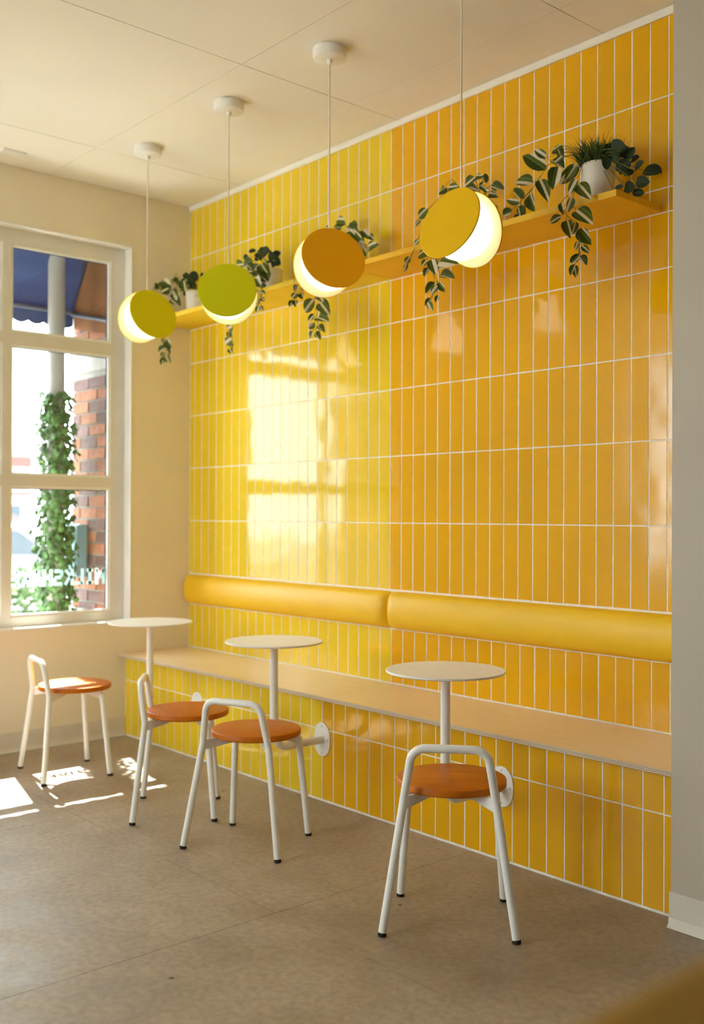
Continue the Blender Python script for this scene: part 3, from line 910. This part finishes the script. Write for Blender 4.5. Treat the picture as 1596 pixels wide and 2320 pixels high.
LEAVES = {
 1: [
  [(0.039,-0.232,2.535,-0.038,-0.248,2.566,0.48,"v"),(0.135,-0.274,2.553,0.224,-0.27,2.508,0.59,"v"),(0.147,-0.224,2.528,0.066,-0.245,2.508,0.60,"v"),(0.158,-0.214,2.573,0.234,-0.22,2.529,0.45,"v"),(0.137,-0.212,2.527,0.083,-0.214,2.49,0.54,"v"),(0.247,-0.279,2.474,0.215,-0.276,2.45,0.46,"v"),(0.195,-0.242,2.498,0.275,-0.261,2.433,0.50,"v"),(0.141,-0.209,2.471,0.227,-0.206,2.416,0.57,"v"),(0.293,-0.256,2.504,0.393,-0.267,2.491,0.54,"v"),(0.364,-0.277,2.518,0.399,-0.287,2.448,0.60,"v"),(0.062,-0.22,2.558,-0.009,-0.213,2.581,0.49,"v")],
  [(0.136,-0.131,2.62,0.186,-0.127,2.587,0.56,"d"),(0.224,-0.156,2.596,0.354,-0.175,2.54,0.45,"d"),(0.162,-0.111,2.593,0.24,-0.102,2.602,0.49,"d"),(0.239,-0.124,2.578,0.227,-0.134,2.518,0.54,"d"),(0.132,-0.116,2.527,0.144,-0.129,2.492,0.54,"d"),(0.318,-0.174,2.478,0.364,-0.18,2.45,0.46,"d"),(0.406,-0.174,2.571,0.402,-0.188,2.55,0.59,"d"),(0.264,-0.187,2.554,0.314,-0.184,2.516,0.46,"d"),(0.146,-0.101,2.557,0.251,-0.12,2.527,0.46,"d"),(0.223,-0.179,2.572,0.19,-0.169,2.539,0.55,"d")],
  [(0.197,-0.298,2.227,0.199,-0.305,2.192,0.47,"v"),(0.254,-0.315,2.204,0.319,-0.323,2.151,0.60,"v"),(0.249,-0.32,2.169,0.205,-0.336,2.146,0.58,"v"),(0.275,-0.322,2.156,0.299,-0.311,2.125,0.49,"v"),(0.224,-0.308,2.144,0.197,-0.309,2.113,0.59,"v"),(0.24,-0.323,2.112,0.21,-0.316,2.066,0.48,"v"),(0.245,-0.303,2.123,0.318,-0.327,2.073,0.56,"v")],
 ],
 2: [
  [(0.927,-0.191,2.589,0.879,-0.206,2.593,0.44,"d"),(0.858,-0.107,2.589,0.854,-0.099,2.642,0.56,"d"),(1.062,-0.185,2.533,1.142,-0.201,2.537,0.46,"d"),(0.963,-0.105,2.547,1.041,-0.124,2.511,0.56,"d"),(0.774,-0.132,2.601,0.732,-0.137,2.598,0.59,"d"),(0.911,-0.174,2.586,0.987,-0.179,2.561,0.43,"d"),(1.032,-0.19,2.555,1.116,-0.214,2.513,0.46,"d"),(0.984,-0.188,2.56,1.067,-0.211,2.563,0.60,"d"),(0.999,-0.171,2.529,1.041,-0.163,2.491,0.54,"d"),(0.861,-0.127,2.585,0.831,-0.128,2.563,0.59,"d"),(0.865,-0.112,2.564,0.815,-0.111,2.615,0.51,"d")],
  [(0.971,-0.244,2.517,0.88,-0.243,2.505,0.58,"v"),(1.004,-0.26,2.469,0.974,-0.279,2.507,0.63,"v"),(1.01,-0.261,2.463,1.071,-0.284,2.479,0.53,"v"),(0.967,-0.23,2.471,1.041,-0.246,2.425,0.56,"v"),(0.98,-0.245,2.471,0.909,-0.239,2.489,0.55,"v"),(1.081,-0.269,2.48,1.138,-0.278,2.429,0.50,"v"),(1.049,-0.23,2.488,1.112,-0.254,2.398,0.64,"v"),(1.055,-0.288,2.411,1.119,-0.307,2.358,0.63,"v"),(1.07,-0.234,2.391,1.049,-0.251,2.365,0.58,"v"),(1.064,-0.262,2.423,1.106,-0.26,2.389,0.53,"v"),(0.949,-0.234,2.487,0.948,-0.222,2.44,0.61,"v"),(0.868,-0.226,2.53,0.787,-0.217,2.538,0.56,"v")],
  [(1.116,-0.3,2.334,1.152,-0.294,2.316,0.50,"v"),(1.128,-0.322,2.337,1.12,-0.324,2.317,0.54,"v"),(1.142,-0.316,2.297,1.173,-0.317,2.273,0.54,"v"),(1.101,-0.307,2.296,1.134,-0.331,2.26,0.50,"v"),(1.126,-0.317,2.261,1.099,-0.311,2.227,0.51,"v"),(1.135,-0.316,2.26,1.15,-0.308,2.23,0.50,"v")],
  [(0.9,-0.315,2.188,0.848,-0.309,2.183,0.73,"v"),(0.841,-0.298,2.176,0.838,-0.291,2.141,0.70,"v"),(0.881,-0.304,2.132,0.822,-0.307,2.11,0.68,"v"),(0.873,-0.295,2.109,0.886,-0.307,2.088,0.61,"v"),(0.861,-0.304,2.087,0.887,-0.31,2.054,0.68,"v")],
 ],
 3: [
  [(1.574,-0.148,2.595,1.481,-0.137,2.621,0.59,"v"),(1.601,-0.159,2.575,1.673,-0.161,2.55,0.55,"v"),(1.592,-0.13,2.594,1.647,-0.138,2.572,0.64,"v"),(1.689,-0.203,2.529,1.741,-0.196,2.478,0.62,"v"),(1.698,-0.166,2.532,1.766,-0.175,2.486,0.52,"v"),(1.735,-0.147,2.506,1.78,-0.159,2.48,0.60,"v"),(1.821,-0.224,2.416,1.905,-0.246,2.419,0.52,"v"),(1.685,-0.143,2.469,1.733,-0.161,2.417,0.64,"v"),(1.525,-0.195,2.577,1.486,-0.199,2.585,0.55,"v"),(1.571,-0.166,2.573,1.544,-0.187,2.581,0.56,"v"),(1.645,-0.128,2.519,1.702,-0.146,2.474,0.60,"v"),(1.659,-0.201,2.533,1.716,-0.215,2.501,0.50,"v")],
  [(1.446,-0.324,2.305,1.398,-0.314,2.283,0.53,"v"),(1.399,-0.301,2.341,1.372,-0.296,2.334,0.54,"v"),(1.461,-0.32,2.294,1.485,-0.324,2.276,0.48,"v"),(1.415,-0.308,2.279,1.363,-0.298,2.26,0.52,"v"),(1.425,-0.296,2.274,1.467,-0.317,2.24,0.51,"v"),(1.376,-0.305,2.251,1.348,-0.302,2.221,0.50,"v"),(1.385,-0.3,2.25,1.413,-0.314,2.213,0.54,"v")],
  [(1.554,-0.313,2.223,1.481,-0.316,2.173,0.59,"v"),(1.582,-0.304,2.21,1.664,-0.317,2.14,0.52,"v"),(1.564,-0.315,2.237,1.579,-0.317,2.218,0.60,"v"),(1.57,-0.298,2.235,1.611,-0.308,2.205,0.54,"v"),(1.535,-0.3,2.161,1.507,-0.315,2.13,0.54,"v"),(1.591,-0.325,2.136,1.686,-0.343,2.107,0.55,"v"),(1.544,-0.304,2.118,1.501,-0.306,2.097,0.54,"v"),(1.564,-0.296,2.108,1.607,-0.298,2.071,0.52,"v"),(1.553,-0.323,2.078,1.521,-0.312,2.048,0.60,"v"),(1.546,-0.297,2.08,1.583,-0.3,2.04,0.53,"v")],
 ],
 4: [
  [(2.37,-0.135,2.617,2.302,-0.127,2.6,0.59,"v"),(2.43,-0.2,2.59,2.473,-0.2,2.582,0.57,"v"),(2.457,-0.163,2.57,2.439,-0.158,2.614,0.53,"v"),(2.482,-0.161,2.558,2.545,-0.161,2.526,0.49,"v"),(2.381,-0.129,2.563,2.314,-0.119,2.598,0.46,"v"),(2.384,-0.123,2.581,2.397,-0.113,2.601,0.55,"v"),(2.528,-0.235,2.503,2.494,-0.226,2.524,0.47,"v"),(2.427,-0.124,2.533,2.48,-0.124,2.516,0.46,"v"),(2.537,-0.22,2.507,2.558,-0.221,2.493,0.54,"v"),(2.369,-0.15,2.597,2.391,-0.141,2.608,0.48,"v"),(2.487,-0.24,2.534,2.517,-0.23,2.507,0.45,"v")],
  [(2.287,-0.212,2.577,2.258,-0.233,2.555,0.53,"v"),(2.36,-0.222,2.563,2.289,-0.214,2.576,0.49,"v"),(2.254,-0.212,2.581,2.287,-0.23,2.58,0.51,"v"),(2.232,-0.267,2.495,2.166,-0.259,2.47,0.52,"v"),(2.175,-0.253,2.468,2.145,-0.258,2.441,0.42,"v"),(2.211,-0.297,2.368,2.183,-0.3,2.349,0.48,"v"),(2.102,-0.214,2.371,2.065,-0.216,2.344,0.44,"v"),(2.161,-0.264,2.339,2.124,-0.26,2.35,0.49,"v"),(2.161,-0.299,2.308,2.123,-0.293,2.284,0.53,"v"),(2.134,-0.291,2.286,2.125,-0.296,2.251,0.47,"v")],
  [(2.269,-0.301,2.312,2.221,-0.315,2.285,0.53,"v"),(2.266,-0.31,2.273,2.229,-0.3,2.255,0.51,"v"),(2.305,-0.322,2.265,2.332,-0.324,2.201,0.61,"v"),(2.274,-0.31,2.24,2.26,-0.319,2.204,0.60,"v"),(2.318,-0.302,2.244,2.316,-0.324,2.201,0.61,"v"),(2.351,-0.319,2.256,2.461,-0.333,2.224,0.60,"v"),(2.345,-0.312,2.201,2.418,-0.308,2.177,0.52,"v"),(2.3,-0.299,2.179,2.265,-0.317,2.137,0.52,"v"),(2.327,-0.31,2.158,2.303,-0.323,2.123,0.56,"v"),(2.319,-0.298,2.173,2.355,-0.297,2.131,0.50,"v"),(2.336,-0.316,2.118,2.327,-0.32,2.089,0.56,"v"),(2.282,-0.304,2.117,2.259,-0.311,2.088,0.51,"v"),(2.286,-0.318,2.1,2.304,-0.311,2.061,0.54,"v")],
 ],
 5: [
  [(2.838,-0.276,2.499,2.749,-0.298,2.574,0.47,"v"),(2.849,-0.285,2.539,2.81,-0.307,2.575,0.47,"v"),(2.725,-0.208,2.494,2.634,-0.204,2.526,0.52,"v"),(2.74,-0.278,2.417,2.696,-0.283,2.468,0.46,"v"),(2.721,-0.283,2.406,2.676,-0.304,2.42,0.45,"v"),(2.624,-0.207,2.415,2.568,-0.202,2.412,0.53,"v"),(2.667,-0.22,2.39,2.667,-0.238,2.342,0.46,"v"),(2.691,-0.237,2.412,2.705,-0.235,2.355,0.53,"v"),(2.709,-0.212,2.45,2.752,-0.234,2.377,0.50,"v"),(2.774,-0.233,2.489,2.824,-0.239,2.397,0.44,"v"),(2.873,-0.253,2.509,2.867,-0.274,2.423,0.54,"v")],
  [(2.863,-0.205,2.597,2.813,-0.21,2.58,0.46,"v"),(2.816,-0.204,2.561,2.87,-0.207,2.516,0.54,"v"),(2.845,-0.206,2.592,2.869,-0.212,2.541,0.47,"v"),(2.941,-0.216,2.506,2.86,-0.225,2.451,0.44,"v"),(2.94,-0.228,2.499,2.883,-0.223,2.448,0.43,"v"),(2.888,-0.238,2.545,2.851,-0.24,2.527,0.46,"v")],
  [(3.005,-0.309,2.419,2.972,-0.317,2.365,0.47,"v"),(2.993,-0.295,2.406,3.062,-0.313,2.335,0.47,"v"),(2.992,-0.319,2.356,2.97,-0.321,2.305,0.46,"v"),(2.935,-0.314,2.349,2.947,-0.312,2.306,0.46,"v"),(2.935,-0.308,2.304,2.875,-0.3,2.294,0.43,"v"),(3.007,-0.323,2.306,3.089,-0.34,2.239,0.52,"v"),(2.953,-0.307,2.285,2.984,-0.323,2.215,0.46,"v"),(3.009,-0.32,2.265,2.999,-0.328,2.22,0.43,"v"),(3.004,-0.304,2.243,3.052,-0.296,2.182,0.54,"v"),(3.006,-0.303,2.201,2.981,-0.292,2.173,0.42,"v"),(3.027,-0.316,2.179,3.055,-0.306,2.15,0.52,"v"),(3.013,-0.313,2.154,2.969,-0.303,2.13,0.50,"v"),(3.011,-0.3,2.151,3.049,-0.315,2.11,0.45,"v"),(2.995,-0.312,2.122,2.991,-0.332,2.08,0.47,"v"),(2.981,-0.296,2.124,3,-0.309,2.073,0.42,"v")],
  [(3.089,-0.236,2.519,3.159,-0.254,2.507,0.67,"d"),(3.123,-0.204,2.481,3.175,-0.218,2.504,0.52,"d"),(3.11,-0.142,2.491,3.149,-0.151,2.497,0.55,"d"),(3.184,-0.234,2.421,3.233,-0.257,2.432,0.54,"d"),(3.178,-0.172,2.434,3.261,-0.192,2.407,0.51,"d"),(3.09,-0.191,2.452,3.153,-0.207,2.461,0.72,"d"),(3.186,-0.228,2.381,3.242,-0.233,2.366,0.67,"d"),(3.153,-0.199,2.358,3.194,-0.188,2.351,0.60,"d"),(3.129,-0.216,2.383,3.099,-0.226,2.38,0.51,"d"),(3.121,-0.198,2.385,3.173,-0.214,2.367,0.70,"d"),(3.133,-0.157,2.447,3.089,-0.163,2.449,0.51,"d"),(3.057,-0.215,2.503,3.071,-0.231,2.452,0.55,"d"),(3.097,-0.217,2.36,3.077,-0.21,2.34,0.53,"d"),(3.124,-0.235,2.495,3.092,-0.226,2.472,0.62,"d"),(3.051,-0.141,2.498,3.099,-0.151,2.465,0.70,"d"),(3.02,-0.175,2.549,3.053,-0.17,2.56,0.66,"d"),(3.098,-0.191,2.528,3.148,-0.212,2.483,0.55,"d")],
 ],
}
def plant(key, x, pot_h, label, grass=False):
    base = Vector((x, -0.150, 2.358))
    t = tag(empty('potted_plant', base), label, 'plant', 'potted trailing plants on the shelf')
    R = 0.061
    pot = MB().lathe([(R * .86, 0.0), (R * .90, 0.004), (R, pot_h - .004), (R * .99, pot_h), (R * .93, pot_h - .002), (R * .91, pot_h - .022)], 40).build('pot', 'pot_ceramic', t, smooth=True)
    MB().lathe([(R * .90, pot_h - .024), (R * .90, pot_h - .014), (R * .4, pot_h - .006)], 24).build('soil', 'soil', t, smooth=True)
    rnd = random.Random(key * 7)
    stem = MB()
    crown = base + Vector((0, 0, pot_h + 0.005))
    for gi, grp in enumerate(LEAVES[key]):
        bases = [Vector(l[:3]) for l in grp]
        vine = max(b_.z for b_ in bases) - min(b_.z for b_ in bases) > 0.10 and sum(b_.y for b_ in bases) / len(bases) < -0.23
        if vine:
            order = sorted(bases, key=lambda q: -q.z)
            f0 = order[0]
            pts = [crown + Vector((0, -0.04, -0.01)), Vector(((crown.x + f0.x) / 2, -0.24, max(crown.z, f0.z) + 0.015))]
            if f0.z < 2.36: pts.append(Vector((f0.x, -0.293, 2.372)))
            spine = [order[0]]
            for i in range(1, len(order)):
                spine.append(order[i] * 0.55 + spine[-1] * 0.25 + order[max(0, i - 2)] * 0.20)
            pts += spine
            stem.tube([q - base for q in pts], 0.0014, 6)
            for b_, c_ in zip(order, spine):
                if (b_ - c_).length > 0.004:
                    stem.tube([c_ - base, b_ - base], 0.0011, 5)
        else:
            for b_ in bases:
                mid = (crown + b_) / 2 + Vector((0, -0.01, 0.02))
                stem.tube([crown - base, mid - base, b_ - base], 0.0013, 5)
        for l in grp:
            B, T = Vector(l[:3]), Vector(l[3:6])
            yv = T - B
            L = yv.length
            nrm = (CAM - B).normalized() + Vector((rnd.uniform(-.45, .45), rnd.uniform(-.3, .1), rnd.uniform(-.1, .6)))
            yd = yv.normalized()
            zd = (nrm - yd * nrm.dot(yd)).normalized()
            xd = yd.cross(zd)
            wdt = l[6] * L * 1.1
            o = bpy.data.objects.new('leaf', rnd.choice(LEAF[l[7]]))
            COL.objects.link(o)
            o.parent = t
            M = Matrix((xd * wdt, yd * L, zd * wdt)).transposed().to_4x4()
            M.translation = B - base
            o.matrix_local = M
    stem.build('stem', 'stem_green', t, smooth=True)
    if grass:
        g = MB()
        for k in range(900):
            a, r = rnd.uniform(0, 6.283), R * 0.95 * math.sqrt(rnd.random())
            p0 = Vector((r * math.cos(a), r * math.sin(a), pot_h - .012))
            out = Vector((math.cos(a), math.sin(a), 0)) * rnd.uniform(0.0, 0.07) * (0.35 + r / R)
            h_ = rnd.uniform(.035, .105)
            p1 = p0 + out * 0.45 + Vector((rnd.uniform(-.01, .01), rnd.uniform(-.01, .01), h_ * .65))
            p2 = p0 + out + Vector((rnd.uniform(-.02, .02), rnd.uniform(-.02, .02), h_))
            w_ = Vector((-math.sin(a + k), math.cos(a + k), 0)) * 0.0013
            i0 = len(g.v)
            g.v += [tuple(p0 - w_), tuple(p0 + w_), tuple(p1 - w_), tuple(p1 + w_), tuple(p2)]
            g.face((i0, i0 + 1, i0 + 3, i0 + 2)); g.face((i0 + 2, i0 + 3, i0 + 4))
        go = g.build('grass_tuft', 'grass_green', t)
        go['kind'] = 'stuff'
plant(1, 0.305, 0.125, 'trailing striped plant in a white pot nearest the window corner')
plant(2, 1.000, 0.125, 'bushy trailing plant in a white pot, second from the window')
plant(3, 1.640, 0.125, 'striped trailing plant mostly hidden behind the amber lamp')
plant(4, 2.425, 0.125, 'striped trailing plant mostly hidden behind the golden lamp')
plant(5, 2.978, 0.152, 'large trailing plant with a grassy tuft, white pot at the right shelf end', True)

# ================================================================ counter close to the viewer
ct = tag(empty('counter', (5.6, -3.6, 0)), 'dark golden counter edge, out of focus in the lower right corner', 'counter')
co = -Vector(ct.location)
MB().box(4.93, 6.3, -5.4, -2.45, 0.0, 0.955).build('body', 'counter_body', ct, loc=co)
MB().box(4.870, 6.34, -5.45, -2.40, 0.956, 0.996).build('worktop', 'counter_top', ct, loc=co, bevel=0.012)

# ================================================================ outside
GZ = -0.36
g_ = MB().box(-60, -2.2, -40, 45, GZ - .1, GZ).build('ground', 'asphalt')
tag(g_, 'sunlit asphalt of the car park outside', 'ground', kind='structure')
s_ = MB().box(-2.2, -0.2, Y_END - .2, 12, GZ - .1, -0.02).build('sidewalk', 'sidewalk')
st = MB().box(-2.2, 40, -40, Y_END - .2, GZ - .1, -0.03).build('street_pavement', 'sidewalk')
tag(st, 'pale pavement outside the street front, behind the viewer', 'pavement', kind='structure')
tag(s_, 'pale concrete walkway outside the window', 'sidewalk', kind='structure')

# brick wing wall beside the window, bricks laid one by one
BL, BH, J = 0.205, 0.0620, 0.0105
br_mesh = {}
def brick(L, mat):
    k = (round(L, 3), mat)
    if k not in br_mesh:
        br_mesh[k] = MB().box(-L / 2, L / 2, -0.008, 0.008, -BH / 2, BH / 2).mesh('brick', mat)
    return br_mesh[k]
def brick_pier(y_face, side, depth, label, seed):
    """Pier running out from the building; its bricked face looks towards side (-1 or +1 in y)."""
    rg = random.Random(seed)
    yb = sorted((y_face - side * 0.005, y_face - side * depth))
    w = MB().box(-0.835, -0.2, yb[0], yb[1], -0.02, 4.0).build('brick_pier', 'mortar')
    tag(w, label, 'brick pier', kind='structure')
    z, row = -0.015, 0
    while z < 3.3:
        if not (2.10 < z + BH and z < 2.29):
            x = -0.838 - (0 if row % 2 == 0 else (BL + J) / 2)
            while x < -0.205:
                p0, p1 = max(x, -0.838), min(x + BL, -0.205)
                if p1 - p0 > 0.03:
                    put('brick', brick(p1 - p0, 'brick_plum' if rg.random() < 0.42 else 'brick_orange'), w,
                        ((p0 + p1) / 2, y_face - side * 0.005 + rg.uniform(-.002, .002), z + BH / 2))
                x += BL + J
        z += BH + J
        row += 1
    q = sorted((y_face + side * 0.015, y_face - side * 0.3))
    MB().box(-0.86, -0.2, q[0], q[1], 2.115, 2.275).build('stone_band', 'stone_band', w)
    return w
wing = brick_pier(-0.330, -1, 0.48, 'red brick pier standing outside beside the window', 3)
MB().box(-0.90, -0.62, -0.37, -0.30, 0.60, 0.66).build('stone_ledge', 'stone_band', wing)
brick_pier(-1.840, 1, 0.60, 'red brick pier on the far side of the storefront window, out of the picture', 8)  # unseen pier put in to weaken the second pane's reflection on the tiles

# post with ivy
post = tag(empty('post', (-0.600, -0.557, -0.02)), 'pale round post outside in front of the brick pier', 'post')
sf_ = MB().lathe([(0.050, 0.03), (0.050, 2.785)], 28)
sf_.v = [(x, y, z + 1.437 * x) if z > 1 else (x, y, z) for x, y, z in sf_.v]      # top cut to the slope of the awning
sf_.build('shaft', 'post_paint', post, smooth=True)
MB().lathe([(0.075, 0.0), (0.075, 0.03), (0.055, 0.05)], 28).build('foot_ring', 'post_paint', post, smooth=True)
ivy = tag(empty('ivy', (-0.600, -0.557, -0.02)), 'green ivy climbing the post outside the window', 'climbing plant')
iv = MB()
rnd = random.Random(21)
for k in range(2300):
    zz = rnd.random() ** 0.9 * 1.98
    a = rnd.uniform(0, 6.283)
    r = rnd.uniform(0.052, 0.125) * (1.0 if zz < 1.8 else 0.8) + (0.02 if rnd.random() < .1 else 0)
    c = Vector((r * math.cos(a), r * math.sin(a), zz))
    n = Vector((math.cos(a) + rnd.uniform(-.7, .7), math.sin(a) + rnd.uniform(-.7, .7), rnd.uniform(-.2, .8))).normalized()
    e1 = n.cross(Vector((0, 0, 1))).normalized(); e2 = n.cross(e1)
    s = rnd.uniform(.014, .028)
    i0 = len(iv.v)
    iv.v += [tuple(c + e2 * s), tuple(c + e1 * s * .9 + e2 * s * .1), tuple(c - e2 * s * 1.1), tuple(c - e1 * s * .9 + e2 * s * .1), tuple(c + n * s * .25)]
    for q in range(4): iv.face((i0 + q, i0 + (q + 1) % 4, i0 + 4))
io = iv.build('foliage', 'ivy_green', ivy); io['kind'] = 'stuff'
MB().tube([(0.055 * math.cos(k * .5), 0.055 * math.sin(k * .5), 0.02 + k * .1) for k in range(19)], 0.006, 6).build('vine_stem', 'bark', ivy, smooth=True)
ub = tag(empty('utility_box', (-0.72, -0.36, 1.02)), 'pale blue box fixed on the brick pier behind the ivy', 'box')  # pale reflection in the glass, modelled as a solid blue box on the pier
MB().box(-0.085, 0.085, -0.045, 0.03, -0.16, 0.16).build('case', 'utility_blue', ub, bevel=0.008)
MB().box(-0.07, 0.07, -0.050, -0.0455, -0.14, 0.14).build('lid', 'utility_blue', ub, bevel=0.003)

# awning over the storefront
aw = tag(empty('awning', (-0.6, -1.1, 2.4)), 'dark blue fabric awning over the storefront window outside', 'awning')
ao = -Vector(aw.location)
A0, A1 = Vector((-0.205, 0, 3.40)), Vector((-0.80, 0, 2.52))
b = MB()
NY = 60
y0, y1 = -0.352, -1.82
for i in range(NY + 1):
    y = y0 + (y1 - y0) * i / NY
    for k in range(7):
        f = k / 6
        p_ = A0.lerp(A1, f)
        b.v.append((p_.x, y, p_.z - 0.03 * math.sin(math.pi * f)))
    b.v.append((A1.x - .005, y, A1.z - 0.10 - 0.018 * abs(math.sin(i * math.pi / 4))))
for i in range(NY):
    for k in range(7):
        b.face((i * 8 + k, i * 8 + k + 1, (i + 1) * 8 + k + 1, (i + 1) * 8 + k))
o = b.build('cloth', 'awning_cloth', aw, smooth=True, loc=ao)
sol = o.modifiers.new('thickness', 'SOLIDIFY'); sol.thickness = 0.002
MB().prism([(A0.x - .003, A0.z - .015), (A0.x - .003, 2.285), (A1.x, 2.40), (A1.x, A1.z - .004)], y0, y0 + 0.004, 'xz').build('side_panel', 'awning_side_cloth', aw, loc=ao)
for y in (-0.37, -1.80):
    MB().tube([(-0.205, y, 2.36), (A1.x + .01, y, A1.z - .03)], 0.012, 8).build('strut', 'awning_metal', aw, loc=ao, smooth=True)
MB().tube([(A1.x + .012, y0, A1.z - .02), (A1.x + .012, y1, A1.z - .02)], 0.014, 8).build('front_bar', 'awning_metal', aw, loc=ao, smooth=True)

# parked car
car = tag(empty('car', (-11.0, 3.45, GZ), math.radians(48)), 'silver grey car parked outside, seen through the lowest pane', 'car')
body = [(-2.2, .30), (-2.25, .62), (-2.05, .86), (-1.35, .95), (-.75, 1.38), (-.2, 1.47), (.55, 1.42), (1.15, 1.0), (1.95, .86), (2.22, .66), (2.22, .32)]
MB().prism(body, -0.86, 0.86, 'xz').build('body', 'car_paint', car, bevel=0.09)
for sy in (-1, 1):
    MB().prism([(-1.15, .98), (-.66, 1.32), (-.15, 1.39), (-.12, .98)], sy * .866, sy * .872, 'xz').build('window', 'car_glass', car)
    MB().prism([(-.04, .98), (-.06, 1.39), (.48, 1.35), (.98, .98)], sy * .866, sy * .872, 'xz').build('window', 'car_glass', car)
    for wx in (-1.38, 1.38):
        M = Matrix(((1, 0, 0), (0, 0, -1), (0, 1, 0)))
        wh = MB().lathe([(.20, -.1), (.33, -.1), (.33, .1), (.20, .1)], 28, (wx, sy * .80, .33), M).build('wheel', 'tyre', car, smooth=True)
        MB().lathe([(.19, -.11), (.19, .11)], 20, (wx, sy * .80, .33), M).build('hub', 'screw_steel', wh, smooth=True)
for px_, s in ((-.98, -1), (.86, 1)):
    xx = (-1.33, -.77) if s < 0 else (1.13, .58)
    MB().prism([(xx[0] + s * .012, .975), (xx[1] + s * .012, 1.365), (xx[1] + s * .004, 1.365), (xx[0] + s * .004, .975)], -.68, .68, 'xz').build('windscreen', 'car_glass', car)

def leaf_cloud(name, label, loc, rx, ry, rz, n, size, mat, seed, cat='shrub', group=None, extra=None):
    t = tag(empty(name, loc), label, cat, group)
    r_ = random.Random(seed)
    c_ = MB()
    for k in range(n):
        u_, v_ = r_.uniform(0, 6.283), math.acos(r_.uniform(-.9, 1))
        q = r_.uniform(.55, 1.0)
        p_ = Vector((rx * q * math.sin(v_) * math.cos(u_), ry * q * math.sin(v_) * math.sin(u_), rz * (1 + q * math.cos(v_))))
        e1 = Vector((r_.gauss(0, 1), r_.gauss(0, 1), r_.gauss(0, 1))).normalized()
        e2 = e1.cross(Vector((r_.gauss(0, 1), r_.gauss(0, 1), r_.gauss(0, 1)))).normalized()
        s = size * r_.uniform(.6, 1.3)
        i0 = len(c_.v)
        c_.v += [tuple(p_ + e1 * s), tuple(p_ + e2 * s * .5), tuple(p_ - e1 * s), tuple(p_ - e2 * s * .5)]
        c_.face((i0, i0 + 1, i0 + 2, i0 + 3), 1 if (extra and r_.random() < .12) else 0)
    o = c_.build('foliage', [mat] + ([extra] if extra else []), t); o['kind'] = 'stuff'
    return t
sh1 = leaf_cloud('shrub', 'low green shrub at the edge of the car park', (-4.6, 0.98, GZ), .42, .42, .56, 700, .06, 'shrub_green', 1, group='shrubs outside')
sh2 = leaf_cloud('shrub', 'low shrub with yellow flowers close to the walkway', (-2.7, -0.05, GZ), .36, .36, .30, 600, .045, 'ivy_green', 2, group='shrubs outside', extra='flower_yellow')
for s__ in (sh1, sh2):
    MB().tube([(0, 0, 0), (0.02, 0, .4)], 0.02, 6).build('stem', 'bark', s__)
tr = leaf_cloud('tree', 'far tree rising behind the buildings across the car park', (-32, 11.6, GZ + 1.8), 1.0, 1.0, 1.3, 700, .22, 'shrub_green', 3, cat='tree')
MB().tube([(0, 0, -1.8), (0.05, 0, 1.2)], [.16, .08], 8).build('trunk', 'bark', tr, smooth=True)

shop = tag(empty('shop_building', (-26, 9.0, GZ)), 'distant pale building with red bands and dark windows', 'building')
MB().box(-3, 0, -3.5, 1.4, 0, 3.7).build('wall', 'stucco', shop)
MB().box(-3.05, .06, -3.55, 1.45, 3.1, 3.45).build('red_band', 'red_paint', shop)
MB().box(-3.05, .05, -3.55, 1.45, 2.2, 2.32).build('red_band', 'red_paint', shop)
for k in range(4):
    MB().box(-.02, .03, -3.0 + k * 1.1, -2.2 + k * 1.1, 2.45, 2.95).build('window', 'dark_pane', shop)
    MB().box(-.02, .03, -3.0 + k * 1.1, -2.2 + k * 1.1, .9, 1.9).build('window', 'dark_pane', shop)
house = tag(empty('house', (-20, 6.6, GZ)), 'distant low house with a dark gabled roof behind the parked car', 'building')
MB().box(-3, 0, -2.6, 1.6, 0, 1.25).build('wall', 'stucco', house)
MB().prism([(-2.9, 1.25), (1.9, 1.25), (-.5, 1.95)], -3.2, .25, 'yz').build('roof', 'roof_shingle', house)
for k in range(3):
    MB().box(-.02, .03, -2.1 + k * 1.2, -1.4 + k * 1.2, .4, 1.0).build('window', 'dark_pane', house)
